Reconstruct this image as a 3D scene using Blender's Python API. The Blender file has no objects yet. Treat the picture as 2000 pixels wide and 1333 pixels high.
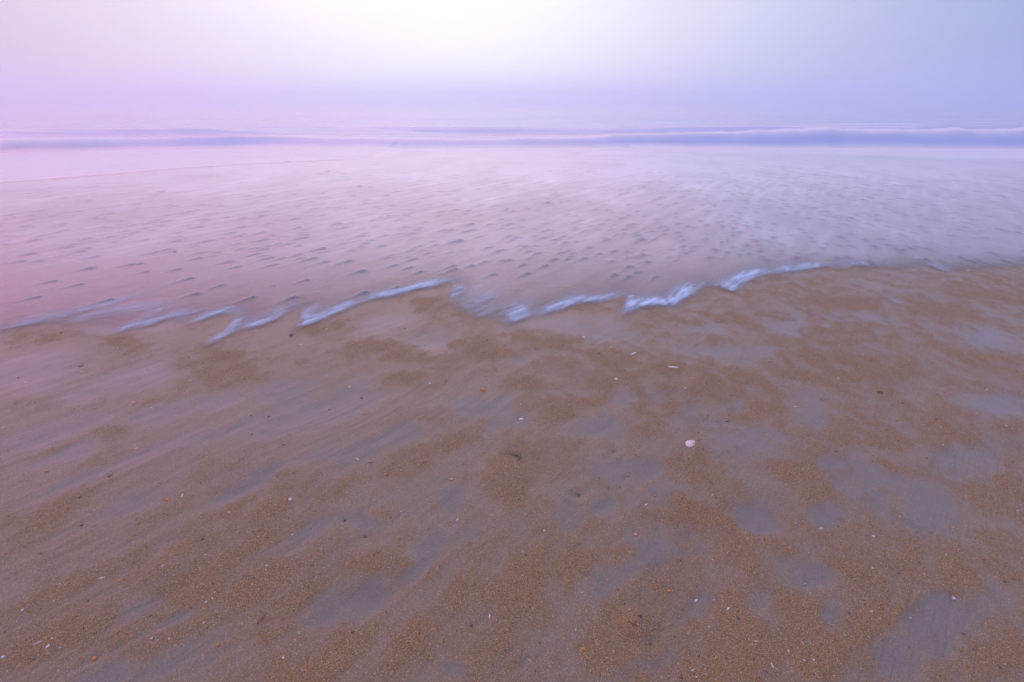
import bpy, math, random
import numpy as np

# ------------------------------------------------------------------ camera
sc = bpy.context.scene
CAM_H, PITCH, LENS = 1.5, math.radians(25.5), 18.0
cam_d = bpy.data.cameras.new('camera')
cam_d.lens = LENS; cam_d.sensor_width = 36.0
cam_d.clip_start = 0.05; cam_d.clip_end = 20000.0
cam = bpy.data.objects.new('camera', cam_d)
cam.location = (0, 0, CAM_H)
cam.rotation_euler = (math.pi / 2 - PITCH, 0, 0)
sc.collection.objects.link(cam)
sc.camera = cam

# ------------------------------------------------------------------ sky and sun
SUN_EL, SUN_AZ = math.radians(20.0), math.radians(-6.0)          # azimuth from +Y, clockwise positive
SUN_DIR = (math.sin(SUN_AZ) * math.cos(SUN_EL), math.cos(SUN_AZ) * math.cos(SUN_EL), math.sin(SUN_EL))
world = bpy.data.worlds.new('World')
sc.world = world
world.use_nodes = True
nt = world.node_tree
nt.nodes.clear()
def N(tree, kind, **kw):
    n = tree.nodes.new(kind)
    for k, v in kw.items():
        setattr(n, k, v)
    return n
def math_node(tree, op, a, b=None, c=None, clamp=False):
    n = tree.nodes.new('ShaderNodeMath'); n.operation = op; n.use_clamp = clamp
    for i, v in enumerate((a, b, c)):
        if v is None: continue
        if isinstance(v, (int, float)): n.inputs[i].default_value = v
        else: tree.links.new(v, n.inputs[i])
    return n.outputs[0]
def mix_col(tree, fac, a, b, blend='MIX'):
    n = tree.nodes.new('ShaderNodeMix'); n.data_type = 'RGBA'; n.blend_type = blend
    n.clamp_factor = True
    if isinstance(fac, (int, float)): n.inputs[0].default_value = fac
    else: tree.links.new(fac, n.inputs[0])
    for idx, v in ((6, a), (7, b)):
        if isinstance(v, tuple): n.inputs[idx].default_value = (*v[:3], 1)
        else: tree.links.new(v, n.inputs[idx])
    return n.outputs[2]
def map_range(tree, v, a, b, c=0.0, d=1.0, smooth=True):
    n = tree.nodes.new('ShaderNodeMapRange')
    n.interpolation_type = 'SMOOTHSTEP' if smooth else 'LINEAR'
    tree.links.new(v, n.inputs[0])
    for i, x in zip((1, 2, 3, 4), (a, b, c, d)): n.inputs[i].default_value = x
    return n.outputs[0]

SKY_GAIN = 1.0
sky = N(nt, 'ShaderNodeTexSky', sky_type='NISHITA')
sky.sun_disc = False
sky.sun_elevation = SUN_EL
sky.sun_rotation = SUN_AZ
sky.dust_density = 4.0
sky.air_density = 1.0
tc = N(nt, 'ShaderNodeTexCoord')
sep = N(nt, 'ShaderNodeSeparateXYZ')
nt.links.new(tc.outputs['Generated'], sep.inputs[0])
dot = N(nt, 'ShaderNodeVectorMath', operation='DOT_PRODUCT')
nt.links.new(tc.outputs['Generated'], dot.inputs[0])
dot.inputs[1].default_value = SUN_DIR
dpos = math_node(nt, 'MAXIMUM', dot.outputs['Value'], 0.0)
glow = math_node(nt, 'POWER', dpos, 5.0)
side = map_range(nt, sep.outputs[0], -0.50, 0.60)
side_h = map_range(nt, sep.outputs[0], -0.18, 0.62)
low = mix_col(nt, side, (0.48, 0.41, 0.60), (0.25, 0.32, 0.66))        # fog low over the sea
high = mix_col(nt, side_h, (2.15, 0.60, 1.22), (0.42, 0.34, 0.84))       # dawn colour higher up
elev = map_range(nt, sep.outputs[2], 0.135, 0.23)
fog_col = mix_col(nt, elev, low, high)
zen = map_range(nt, sep.outputs[2], 0.28, 0.52)
fog_col = mix_col(nt, zen, fog_col, mix_col(nt, side, (0.56, 0.58, 0.84), (0.50, 0.57, 0.86)))
glow = math_node(nt, 'MULTIPLY', glow, map_range(nt, sep.outputs[2], .14, .25, .88, .0))
glow = math_node(nt, 'MAXIMUM', glow, math_node(nt, 'MULTIPLY', math_node(nt, 'POWER', dpos, 11.0), .45))
fog_col = mix_col(nt, glow, fog_col, (1.10, 1.12, 1.17))
mist = N(nt, 'ShaderNodeTexNoise'); mist.inputs['Scale'].default_value = 1.0; mist.inputs['Detail'].default_value = 4
mistm = N(nt, 'ShaderNodeMapping'); mistm.inputs['Scale'].default_value = (2.2, 2.2, 13.0)
nt.links.new(tc.outputs['Generated'], mistm.inputs[0]); nt.links.new(mistm.outputs[0], mist.inputs['Vector'])
fog_col = mix_col(nt, map_range(nt, mist.outputs[0], .35, .75, 0, .16), fog_col, (0.56, 0.54, 0.72))
fog10 = N(nt, 'ShaderNodeVectorMath', operation='SCALE')
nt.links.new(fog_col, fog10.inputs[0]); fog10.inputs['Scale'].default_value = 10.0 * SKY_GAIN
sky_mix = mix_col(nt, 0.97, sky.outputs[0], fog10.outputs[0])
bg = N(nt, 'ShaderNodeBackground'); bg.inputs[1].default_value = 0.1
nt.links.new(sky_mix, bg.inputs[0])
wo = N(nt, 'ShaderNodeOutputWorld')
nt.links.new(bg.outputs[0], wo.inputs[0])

sun_d = bpy.data.lights.new('sun', 'SUN')
sun_d.energy = 0.5; sun_d.angle = math.radians(140); sun_d.color = (1.0, 0.93, 0.90)
sun = bpy.data.objects.new('sun', sun_d)
sun.rotation_euler = (math.pi / 2 - SUN_EL, 0, math.pi - SUN_AZ)
sun.location = (0, 0, 30)
sc.collection.objects.link(sun)

vs = sc.view_settings
vs.view_transform = 'Standard'; vs.look = 'None'; vs.gamma = 1.0; vs.exposure = 0.06
vs.use_curve_mapping = False
cy = sc.cycles
cy.volume_bounces = 4
cy.max_bounces = 8
cy.transparent_max_bounces = 12
cy.caustics_reflective = False; cy.caustics_refractive = False
cy.use_denoising = True

# ------------------------------------------------------------------ helpers
rng = np.random.default_rng(7)
random.seed(7)
C = sc.collection
SEA = -0.16
FX = 1000.0          # focal length for a picture 2000 wide
cp, sp = math.cos(PITCH), math.sin(PITCH)
def ground(px, py, z=0.0):
    """the point of the beach that the photograph shows at (px, py), on the level z"""
    px = np.asarray(px, float); py = np.asarray(py, float)
    cx, cyy = (px - 1000.0) / FX, (666.5 - py) / FX
    dx, dy, dz = cx, cp + cyy * sp, cyy * cp - sp
    t = (z - CAM_H) / dz
    return dx * t, dy * t
def base_z(y):
    t = np.asarray(y, float) - 3.8
    return np.maximum(-0.0125 * 0.5 * (t + np.sqrt(t * t + 0.5)), SEA - 0.25)
def gpt(px, py):
    x, y = ground(px, py)
    for _ in range(4):
        x, y = ground(px, py, np.maximum(base_z(y), SEA))
    return x, y

def _hash(ix, iy, seed):
    h = (ix * 374761393 + iy * 668265263 + seed * 974634777) & 0xFFFFFFFF
    h = ((h ^ (h >> 13)) * 1274126177) & 0xFFFFFFFF
    h = h ^ (h >> 16)
    return h
def perlin(x, y, seed=0):
    x = np.asarray(x, float); y = np.asarray(y, float)
    xi = np.floor(x).astype(np.int64); yi = np.floor(y).astype(np.int64)
    xf, yf = x - xi, y - yi
    u = xf * xf * xf * (xf * (xf * 6 - 15) + 10); v = yf * yf * yf * (yf * (yf * 6 - 15) + 10)
    def g(ix, iy, dx, dy):
        a = _hash(ix, iy, seed) * (2 * math.pi / 4294967296.0)
        return np.cos(a) * dx + np.sin(a) * dy
    n00 = g(xi, yi, xf, yf); n10 = g(xi + 1, yi, xf - 1, yf)
    n01 = g(xi, yi + 1, xf, yf - 1); n11 = g(xi + 1, yi + 1, xf - 1, yf - 1)
    return 1.5 * ((n00 * (1 - u) + n10 * u) * (1 - v) + (n01 * (1 - u) + n11 * u) * v)
def fbm(x, y, seed=0, octv=4, gain=0.5):
    s = 0; a = 1.0; t = 0
    for i in range(octv):
        s = s + a * perlin(x * 2 ** i, y * 2 ** i, seed + 17 * i); t += a; a *= gain
    return s / t
def sstep(a, b, v):
    t = np.clip((v - a) / (b - a), 0, 1)
    return t * t * (3 - 2 * t)

def tag(o, label=None, cat=None, group=None, kind=None):
    if label: o['label'] = label
    if cat: o['category'] = cat
    if group: o['group'] = group
    if kind: o['kind'] = kind
    return o
def link(name, me, mat=None, parent=None):
    o = bpy.data.objects.new(name, me)
    if mat is not None and len(me.materials) == 0: me.materials.append(mat)
    C.objects.link(o); o.parent = parent
    return o
def poly_mesh(name, V, F, smooth=True):
    """V (n,3), F (m,k) arrays"""
    me = bpy.data.meshes.new(name)
    V = np.asarray(V, np.float32); F = np.asarray(F, np.int32)
    m, k = F.shape
    me.vertices.add(len(V)); me.vertices.foreach_set('co', V.ravel())
    me.loops.add(m * k); me.loops.foreach_set('vertex_index', F.ravel())
    me.polygons.add(m)
    me.polygons.foreach_set('loop_start', np.arange(0, m * k, k, dtype=np.int32))
    me.polygons.foreach_set('loop_total', np.full(m, k, np.int32))
    me.polygons.foreach_set('use_smooth', np.full(m, smooth, bool))
    me.update(calc_edges=True)
    return me
def float_attr(me, name, vals):
    a = me.attributes.new(name, 'FLOAT', 'POINT')
    a.data.foreach_set('value', np.asarray(vals, np.float32).ravel())
def col_attr(me, name, rgb):
    a = me.attributes.new(name, 'FLOAT_COLOR', 'POINT')
    rgba = np.ones((len(rgb), 4), np.float32); rgba[:, :3] = rgb
    a.data.foreach_set('color', rgba.ravel())
def grid_faces(nr, nc, keep=None):
    i = np.arange(nr * nc).reshape(nr, nc)
    F = np.stack([i[:-1, :-1], i[:-1, 1:], i[1:, 1:], i[1:, :-1]], -1).reshape(-1, 4)
    if keep is not None:
        k = keep.reshape(nr, nc)
        m = (k[:-1, :-1] | k[:-1, 1:] | k[1:, 1:] | k[1:, :-1]).ravel()
        F = F[m]
    return F
def compact(V, F, attrs):
    used = np.unique(F); rm = np.full(len(V), -1, np.int64); rm[used] = np.arange(len(used))
    return V[used], rm[F], {k: a[used] for k, a in attrs.items()}
def fan(y0, y1, nr, nc, spread=1.45, geo=True, pad=0.6):
    """rows of points that widen with distance, running well past both sides of the view"""
    ys = np.geomspace(y0, y1, nr) if geo else np.linspace(y0, y1, nr)
    t = np.linspace(-1, 1, nc)
    Y = np.repeat(ys[:, None], nc, 1)
    X = t[None, :] * (spread * Y * 0.92 + pad)
    return X, Y
def seg_dist(X, Y, P, ky=1.0):
    """distance to a polyline (with y scaled by ky) and position along it 0..1"""
    best = np.full(X.shape, 1e9); along = np.zeros(X.shape)
    P = np.asarray(P, float); n = len(P) - 1
    for i in range(n):
        ax, ay = P[i][0], P[i][1] * ky; bx, by = P[i + 1][0], P[i + 1][1] * ky
        dx, dy = bx - ax, by - ay; L = dx * dx + dy * dy + 1e-12
        t = np.clip(((X - ax) * dx + (Y * ky - ay) * dy) / L, 0, 1)
        d = np.hypot(X - ax - t * dx, Y * ky - ay - t * dy)
        m = d < best
        best = np.where(m, d, best); along = np.where(m, (i + t) / n, along)
    return best, along
def inside(X, Y, P):
    P = np.asarray(P, float); r = np.zeros(X.shape, bool)
    for i in range(len(P)):
        x0, y0 = P[i]; x1, y1 = P[(i + 1) % len(P)]
        if y0 == y1: continue
        c = ((y0 > Y) != (y1 > Y)) & (X < (x1 - x0) * (Y - y0) / (y1 - y0) + x0)
        r ^= c
    return r
def smooth_line(P, n=4):
    """Catmull-Rom through the points"""
    P = np.asarray(P, float); out = []
    Q = np.vstack([2 * P[0] - P[1], P, 2 * P[-1] - P[-2]])
    for i in range(1, len(Q) - 2):
        for t in np.linspace(0, 1, n, endpoint=False):
            a, b, c, d = Q[i - 1], Q[i], Q[i + 1], Q[i + 2]
            out.append(0.5 * (2 * b + (c - a) * t + (2 * a - 5 * b + 4 * c - d) * t * t + (3 * b - a - 3 * c + d) * t ** 3))
    out.append(P[-1])
    return np.array(out)

# ------------------------------------------------------------------ what lies on the beach (positions from the photograph)
# name, category, px, py, length px, width ratio, angle in the picture, shape, colour, trail px, label
THINGS = [
 ('seashell','shell',1350,868,19,.58,12,'clam','shell',30,'largest shell, white and peach half valve lying on bare wet sand'),
 ('razor_shell','shell',1315,718,17,.26,-4,'razor','white',0,'long pale razor shell fragment lying level above a brown grit patch'),
 ('shell_chip','shell',1237,691,9,.35,22,'razor','white',0,'slim white shell sliver up and left of the long razor shell'),
 ('pebble','pebble',1203,742,6,.85,0,'pebble','white',0,'round white pebble on grit left of the long razor shell'),
 ('shell_chip','shell',1018,818,9,.6,10,'pebble','white',16,'oval white shell piece with a short scour near the middle of the sand'),
 ('pebble','pebble',943,761,7,.75,-40,'pebble','orange',0,'orange pebble on smooth sand above and left of the oval white shell'),
 ('shell_chip','shell',1044,820,8,.3,-15,'chip','orange',0,'thin orange chip just right of the oval white shell'),
 ('pebble','pebble',716,808,8,.5,0,'pebble','tan',14,'tan pebble with a faint streak on the left middle sand'),
 ('shell_chip','shell',682,754,5,.7,30,'chip','cream',0,'small cream chip above the tan streaked pebble'),
 ('shell_chip','shell',739,702,6,.5,0,'chip','tan',0,'small tan chip on brown grit below the centre foam'),
 ('pebble','pebble',840,751,5,.8,0,'pebble','white',0,'tiny white pebble left of the orange pebble'),
 ('shell_chip','shell',1193,679,6,.4,0,'chip','cream',0,'small cream chip left of the slim white shell sliver'),
 ('pebble','pebble',1140,660,5,.8,0,'pebble','white',0,'tiny white pebble close below the centre foam lip'),
 ('shell_chip','shell',1350,741,7,.45,10,'chip','orange',0,'orange chip right below the long razor shell'),
 ('shell_chip','shell',1338,759,4,.6,20,'chip','cream',0,'small cream chip below the orange chip near the razor shell'),
 ('seaweed','seaweed',1000,893,32,.6,0,'weed','olive',0,'curled olive seaweed blade lying over a brown grit patch'),
 ('pebble','pebble',882,935,7,.8,0,'pebble','peach',40,'peach pebble with a long grey scour trailing down'),
 ('shell_chip','shell',698,897,6,.5,-40,'chip','cream',0,'cream chip on the streaked sand left of centre'),
 ('shell_chip','shell',828,904,9,.25,22,'razor','rust',0,'thin rust red sliver left of the seaweed'),
 ('shell_chip','shell',724,904,10,.3,0,'chip','rust',0,'flat rust brown chip right of a cream chip'),
 ('pebble','pebble',1228,927,5,.7,40,'pebble','tan',34,'tan pebble at the head of a long thin scour'),
 ('pebble','pebble',1279,968,5,.8,0,'pebble','orange',14,'small orange pebble above a white sliver on grey sand'),
 ('shell_chip','shell',1262,985,6,.4,35,'razor','white',28,'white sliver with dark scour beside a small orange pebble'),
 ('pebble','pebble',1129,963,11,.6,15,'pebble','slate',0,'slate pebble sitting in a pale rimmed hollow'),
 ('shell_chip','shell',706,775,10,.35,-10,'chip','dark',0,'dark shell chip on grey sand left of centre'),
 ('seaweed','seaweed',1198,882,16,.4,10,'weed','dark',26,'dark weed scrap with scour lines right of the seaweed curl'),
 ('shell_chip','shell',893,1015,6,.4,40,'chip','white',0,'white chip left of a cream pebble in the lower middle'),
 ('shell_chip','shell',881,1024,5,.5,0,'chip','orange',0,'orange chip close below a white chip in the lower middle'),
 ('pebble','pebble',1063,1037,5,.7,30,'pebble','cream',30,'cream pebble with a thin scour below the slate pebble hollow'),
 ('pebble','pebble',1242,1043,7,.8,0,'pebble','peach',12,'peach pebble left of the big grey oval hollow'),
 ('pebble','pebble',673,1015,8,.6,20,'pebble','dark',12,'dark pebble at the left tip of a grey patch'),
 ('pebble','pebble',713,1047,11,.5,0,'pebble','slate',0,'flat slate pebble below a grey patch in the lower middle'),
 ('pebble','pebble',740,1084,6,.7,-20,'pebble','navy',0,'navy blue pebble above a heap of brown grit'),
 ('shell_chip','shell',956,1203,7,.45,80,'chip','white',26,'upright white chip with scour in the bottom middle'),
 ('shell_chip','shell',920,1223,9,.5,30,'chip','dark',0,'dark chip below left of the upright white chip'),
 ('shell_chip','shell',846,1231,12,.3,25,'razor','orange',0,'orange sliver in the grit left of the dark chip'),
 ('shell_chip','shell',1138,1267,12,.4,-18,'razor','orange',18,'bright orange shell sliver in the bottom middle with grey scour'),
 ('shell_chip','shell',1034,1287,9,.4,-35,'razor','peach',24,'pinkish shell sliver near the bottom edge with a scour'),
 ('pebble','pebble',842,1287,6,.7,0,'pebble','orange',0,'small orange pebble near the bottom edge left of the pinkish sliver'),
 ('pebble','pebble',689,1235,6,.8,0,'pebble','rust',0,'rust pebble in coarse grit below the footprint'),
 ('pebble','pebble',1307,1153,6,.8,0,'pebble','orange',0,'orange pebble left of the grey tilted hollow'),
 ('pebble','pebble',1207,1152,7,.7,0,'pebble','slate',0,'grey pebble above the dark debris heap'),
 ('pebble','pebble',1054,1255,9,.5,0,'pebble','slate',0,'slate pebble left of the bright orange sliver'),
 ('pebble','pebble',987,1271,6,.8,0,'pebble','dark',0,'dark round pebble above the pinkish sliver'),
 ('pebble','pebble',1249,1212,12,.55,10,'pebble','dark',0,'dark pebble on top of the debris heap right of centre'),
 ('pebble','pebble',1237,1226,10,.5,-10,'pebble','rust',0,'brown pebble low in the debris heap right of centre'),
 ('shell_chip','shell',1186,1133,5,.5,-30,'chip','orange',0,'lone orange chip on bare sand above the grey pebble'),
 ('shell_chip','shell',876,1085,5,.6,10,'chip','orange',0,'orange chip in the streaks right of the navy pebble'),
 ('shell_chip','shell',1361,1167,8,.5,45,'chip','white',20,'white shell chip at the head of a scour inside the tilted grey hollow'),
 ('shell_chip','shell',1422,1189,7,.45,45,'chip','white',0,'white chip on coarse grit right of the tilted grey hollow'),
 ('pebble','pebble',1365,1210,6,.6,0,'pebble','orange',0,'orange pebble at the lower end of the tilted grey hollow'),
 ('pebble','pebble',1706,1049,6,.8,0,'pebble','blue',10,'pale blue pebble high on the right hand sand'),
 ('pebble','pebble',1863,1169,7,.8,0,'pebble','blue',28,'bright bluish white pebble with a straight scour at lower right'),
 ('pebble','pebble',1698,1125,6,.8,0,'pebble','tan',12,'tan pebble left of the bright bluish white pebble'),
 ('shell_chip','shell',1603,1033,8,.5,20,'chip','cream',12,'cream chip in small scours right of the big grey oval'),
 ('shell_chip','shell',1508,1301,11,.35,-65,'razor','cream',0,'long cream shell near the bottom edge beside a dark chip'),
 ('shell_chip','shell',1476,1255,8,.35,0,'razor','cream',0,'short cream sliver above the long cream shell'),
 ('shell_chip','shell',1441,1207,13,.4,-60,'chip','dark',0,'dark curved chip below a white chip on coarse grit'),
 ('shell_chip','shell',1497,1313,12,.45,-25,'chip','navy',0,'dark chip at the bottom edge beside the long cream shell'),
 ('shell_chip','shell',1603,1258,8,.4,-20,'chip','dark',0,'dark chip on grit at the upper side of the lower right channel'),
 ('pebble','pebble',1573,1139,5,.7,40,'pebble','tan',14,'small tan pebble on grey sand between the two right hollows'),
 ('shell_chip','shell',1861,1030,6,.5,0,'chip','peach',0,'pink chip alone high on the right sand'),
 ('shell_chip','shell',1952,1305,10,.3,-25,'chip','dark',0,'dark sliver in the bottom right corner'),
 ('shell_chip','shell',1352,1311,6,.5,30,'chip','cream',0,'cream chip at the bottom edge right of centre'),
 ('pebble','pebble',1331,1324,6,.8,0,'pebble','rust',0,'rust pebble at the bottom edge right of centre'),
 ('pebble','pebble',156,970,10,.6,10,'pebble','navy',14,'navy pebble on the left sand at the head of a streak'),
 ('pebble','pebble',327,976,8,.75,0,'pebble','orange',12,'orange pebble right of the navy pebble on the left sand'),
 ('shell_chip','shell',356,969,6,.4,60,'chip','white',0,'white chip beside the orange pebble on the left sand'),
 ('pebble','pebble',567,977,7,.8,0,'pebble','white',0,'white pebble at the end of an orange sliver'),
 ('shell_chip','shell',555,979,11,.25,20,'razor','orange',0,'orange sliver touching a white pebble'),
 ('pebble','pebble',215,929,8,.6,0,'pebble','rust',12,'rust pebble above the navy pebble on the left'),
 ('pebble','pebble',91,921,6,.7,15,'pebble','orange',0,'orange pebble near the left edge above the streaks'),
 ('pebble','pebble',158,1025,6,.7,0,'pebble','rust',0,'rust orange pebble, left of a similar orange chip'),
 ('shell_chip','shell',182,1025,6,.5,0,'chip','orange',0,'orange chip right of a rust orange pebble on the left'),
 ('shell_chip','shell',197,1128,14,.3,14,'razor','cream',12,'long tan shell sliver in the lower left grit'),
 ('shell_chip','shell',233,1133,10,.45,20,'chip','orange',0,'orange chip right of the long tan shell sliver'),
 ('razor_shell','shell',72,1255,20,.22,24,'razor','cream',12,'pale razor shell piece lying in the bottom left corner'),
 ('shell_chip','shell',94,1264,10,.5,45,'chip','white',0,'white chip right of the bottom left razor shell'),
 ('pebble','pebble',66,1287,10,.9,50,'pebble','navy',14,'big blue grey pebble in the bottom left corner'),
 ('pebble','pebble',183,1285,9,.85,0,'pebble','orange',16,'round amber pebble in the bottom left corner'),
 ('shell_chip','shell',6,1284,6,.8,0,'chip','blue',0,'pale blue chip at the left edge near the bottom'),
 ('pebble','pebble',44,1193,6,.7,20,'pebble','white',0,'white pebble near the left edge above the razor shell'),
 ('twig','twig',152,1246,16,.14,25,'twig','tan',0,'short tan twig right of the bottom left razor shell'),
 ('twig','twig',513,1210,26,.13,50,'twig','brown',0,'forked brown twig lying on sand left of the footprint'),
 ('pebble','pebble',425,1260,7,.75,0,'pebble','orange',0,'orange pebble in coarse grit at the bottom left of centre'),
 ('pebble','pebble',554,1288,5,.8,0,'pebble','white',0,'white pebble near the bottom edge below the forked twig'),
 ('pebble','pebble',395,1053,9,.6,25,'pebble','dark',12,'dark pebble on streaked sand in the left foreground'),
 ('pebble','pebble',462,1145,6,.6,60,'pebble','orange',0,'orange pebble in the wide coarse grit patch'),
 ('shell_chip','shell',598,1313,6,.5,-30,'chip','orange',0,'amber chip at the bottom edge left of centre'),
 ('pebble','pebble',312,943,5,.6,0,'pebble','tan',0,'tan pebble above the orange pebble on the left sand'),
 ('shell_chip','shell',296,1248,6,.6,20,'chip','cream',0,'cream chip on grey streaked sand at lower left'),
 ('pebble','pebble',405,1226,7,.6,20,'pebble','slate',0,'purple grey pebble left of the forked twig'),
 ('shell_chip','shell',157,714,14,.4,25,'chip','navy',16,'dark grey curved shell on the left sand below the foam'),
 ('shell_chip','shell',160,726,5,.5,0,'chip','cream',0,'cream chip just below the dark curved shell'),
 ('pebble','pebble',261,787,7,.6,-20,'pebble','peach',0,'peach pebble on the left sand below grey pools'),
 ('shell_chip','shell',48,747,6,.5,40,'chip','cream',0,'cream chip near the left edge below the foam'),
 ('shell_chip','shell',372,744,5,.6,0,'chip','cream',0,'cream chip left of the brown grit below the left foam'),
 ('shell_chip','shell',522,700,6,.5,0,'chip','tan',0,'tan chip on sand below the left foam lobes'),
 ('shell_chip','shell',588,674,5,.7,0,'chip','cream',0,'cream chip below the sharp foam tip left of centre'),
 ('shell_chip','shell',500,648,5,.6,30,'chip','cream',0,'cream chip right under the left foam lobe'),
 ('shell_chip','shell',637,644,6,.5,20,'chip','cream',0,'cream chip under the long centre left foam lip'),
 ('pebble','pebble',569,655,12,.45,0,'pebble','slate',0,'slate pebble in sand between two foam lobes'),
 ('pebble','pebble',554,867,5,.7,0,'pebble','tan',0,'tan pebble on the grey sand left of centre'),
 ('shell_chip','shell',266,876,8,.3,18,'razor','cream',0,'pale sliver on the left middle sand'),
 ('shell_chip','shell',402,888,5,.6,20,'chip','tan',0,'tan chip on the streak right of the pale sliver'),
 ('shell_chip','shell',524,812,10,.35,20,'chip','dark',0,'dark chip on smooth grey sand left of centre'),
 ('shell_chip','shell',6,835,6,.5,0,'chip','cream',0,'cream chip at the left edge of the middle sand'),
 ('shell_chip','shell',1552,796,7,.35,0,'razor','cream',0,'cream sliver below an orange chip on the right sand'),
 ('shell_chip','shell',1571,786,5,.6,0,'chip','orange',0,'orange chip above a cream sliver on the right sand'),
 ('shell_chip','shell',1584,820,5,.6,20,'chip','tan',0,'tan chip right of the cream sliver on the right sand'),
 ('pebble','pebble',1753,820,5,.7,0,'pebble','orange',0,'orange pebble on open sand at right'),
 ('shell_chip','shell',1422,820,14,.22,10,'razor','dark',0,'dark sliver on the grey pool right of centre'),
 ('seaweed','seaweed',1641,621,14,.35,-20,'weed','dark',0,'dark weed thread on a grey pool below the right foam'),
 ('shell_chip','shell',1691,634,6,.5,10,'chip','tan',0,'tan chip on brown grit right of the dark weed thread'),
 ('shell_chip','shell',1918,700,5,.6,0,'chip','orange',0,'orange chip near the right edge below the foam'),
 ('shell_chip','shell',1367,650,7,.35,-10,'razor','tan',0,'tan sliver at the edge of a grit patch under the right foam'),
 ('pebble','pebble',1633,882,9,.5,-10,'pebble','slate',0,'slate pebble at the right of a red brown grit patch'),
 ('pebble','pebble',1719,766,10,.55,0,'pebble','rust',0,'brown pebble in the middle of the right sand'),
 ('shell_chip','shell',1544,706,5,.6,0,'chip','tan',0,'small tan chip above the grey pool on the right sand'),
 ('shell_chip','shell',1890,530,5,.6,0,'chip','cream',0,'cream chip by the last faint foam at right'),
 ('shell_chip','shell',1616,856,5,.6,0,'chip','tan',0,'tan chip on smooth sand above the right slate pebble'),
 ('shell_chip','shell',534,560,6,.6,0,'chip','cream',0,'cream chip showing through the pink shallow wash left of centre'),
 ('shell_chip','shell',341,494,7,.5,0,'chip','peach',0,'peach chip among dark pebbles in the pink wash'),
 ('shell_chip','shell',1251,587,6,.6,0,'chip','peach',0,'peach chip inside the foam notch right of centre'),
]

# pebbles in the shallow wash, read off three enlargements (x0, then pairs)
SWASH = [(0, '190,985 140,1028 540,1000 510,1065 730,1045 780,1040 815,1085 300,1138 450,1155 610,1240 215,1225 640,920 860,852 760,865 1000,890 1000,868 1110,838 1130,795 880,800 1060,750 1350,836 1340,887 1480,905 1490,940 1590,760 1665,720 1800,770 1880,818 1790,955 1700,895 1660,840 1660,940 1430,985 1570,1010 1520,1045 1320,1058 1060,1122 1700,1130 1940,1025 1720,1015 1810,1028 990,1072 870,978 940,960 660,805 545,788 620,762 360,820 350,832 180,795 160,833 90,697 20,862 1630,1225 1400,1225 1090,1205 1230,1160 910,640 975,722 1150,716 1230,720 1210,676 1380,665 1810,672 1790,650 1640,655 1960,665 1820,527 1910,540'),
 (650, '1190,703 980,820 990,845 770,820 780,850 700,912 815,890 870,950 620,855 600,770 740,760 820,768 910,720 980,675 640,657 450,628 480,630 340,717 190,707 170,738 40,817 230,800 420,772 160,945 280,940 380,872 490,940 580,935 95,1022 165,1080 430,1060 450,1015 350,1047 670,1050 680,1068 770,1050 845,1028 360,1168 180,1197 490,1083 890,1098 980,1020 945,1022 1000,910 1090,970 1140,980 1040,940 920,970 1060,1045 1180,1050 1230,1015 1300,1015 1280,890 1340,850 1370,800 1420,695 1640,715 1550,755 1690,750 1640,770 1730,775 1600,787 1560,825 1630,845 1580,878 1680,868 1710,905 1510,910 1480,985 1440,830 1490,820 1910,815 1905,868 1940,908 1895,705 1845,722 1810,713 1750,625 1760,655 1910,600 1895,640 1560,970 1500,655 1590,632 1640,1055 1690,1085 1750,1030 1790,1110 1800,890 1780,905 1640,1110 1560,1100 1080,1095 1120,885 1175,895 940,790 800,725 630,715 700,690 500,680 320,697 300,663 150,610 210,617 360,640 410,540 910,502 1290,507 1210,525 1430,515 1580,518 1080,550 1380,550 1510,505 800,543 650,562 410,572 970,592 810,627 690,633 900,618 1060,627 930,617 1200,605 1220,630'),
 (1300, '75,815 120,833 65,867 95,908 60,760 60,705 150,740 240,705 270,715 325,695 440,690 440,730 500,755 505,695 410,790 435,828 310,830 500,808 595,820 590,895 740,850 800,897 820,920 770,870 765,722 815,730 720,690 670,725 645,690 630,733 720,755 650,765 885,778 865,798 890,750 930,783 790,790 800,678 870,690 940,710 1040,690 1045,720 1050,772 1030,790 1165,770 1160,800 1190,800 1080,845 980,820 960,890 940,838 1265,755 1240,740 1320,770 1390,770 1400,715 1300,680 1140,680 1090,685 1310,855 1370,870 1410,835 1600,885 1650,840 1740,860 1840,845 1690,795 1580,790 1820,735 1740,740 1790,780 1920,770 1600,760 1470,710 345,912 310,918 265,960 340,975 405,990 455,983 280,965 140,970 95,945 240,1003 520,968 480,910 885,930 1390,945 1310,963 1360,955 1635,1003 1440,1018 1155,945 1100,908 1200,905 830,545 670,545 745,590 640,605 715,598 580,538 530,513 500,550 570,580 500,573 390,610 350,590 240,562 300,610 255,617 340,640 420,650 330,690 230,660 120,635 150,690 50,637 65,602 180,595 170,675 245,593 430,563 780,490 720,480 655,487 710,510 745,513 610,472 825,475 880,493 890,515 930,500 1070,515 1120,555 1090,600 1120,605 1000,625 945,635 850,632 790,633 715,660 1215,560 1390,540 1270,605 1340,610 1180,635 1155,660 1200,575 1480,600 1640,650 1850,630 1720,640 1600,580 1550,630')]
BIG = {(650, 1190, 703): 1.8, (650, 980, 820): 1.4, (650, 700, 912): 1.9, (650, 1710, 905): 1.8, (1300, 1440, 1018): 1.7,
       (0, 510, 1065): 1.5, (0, 1790, 955): 1.4, (0, 190, 985): 1.4, (0, 1880, 818): 1.3, (650, 770, 820): 1.3, (650, 165, 1080): 1.4}
swash = []
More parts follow.
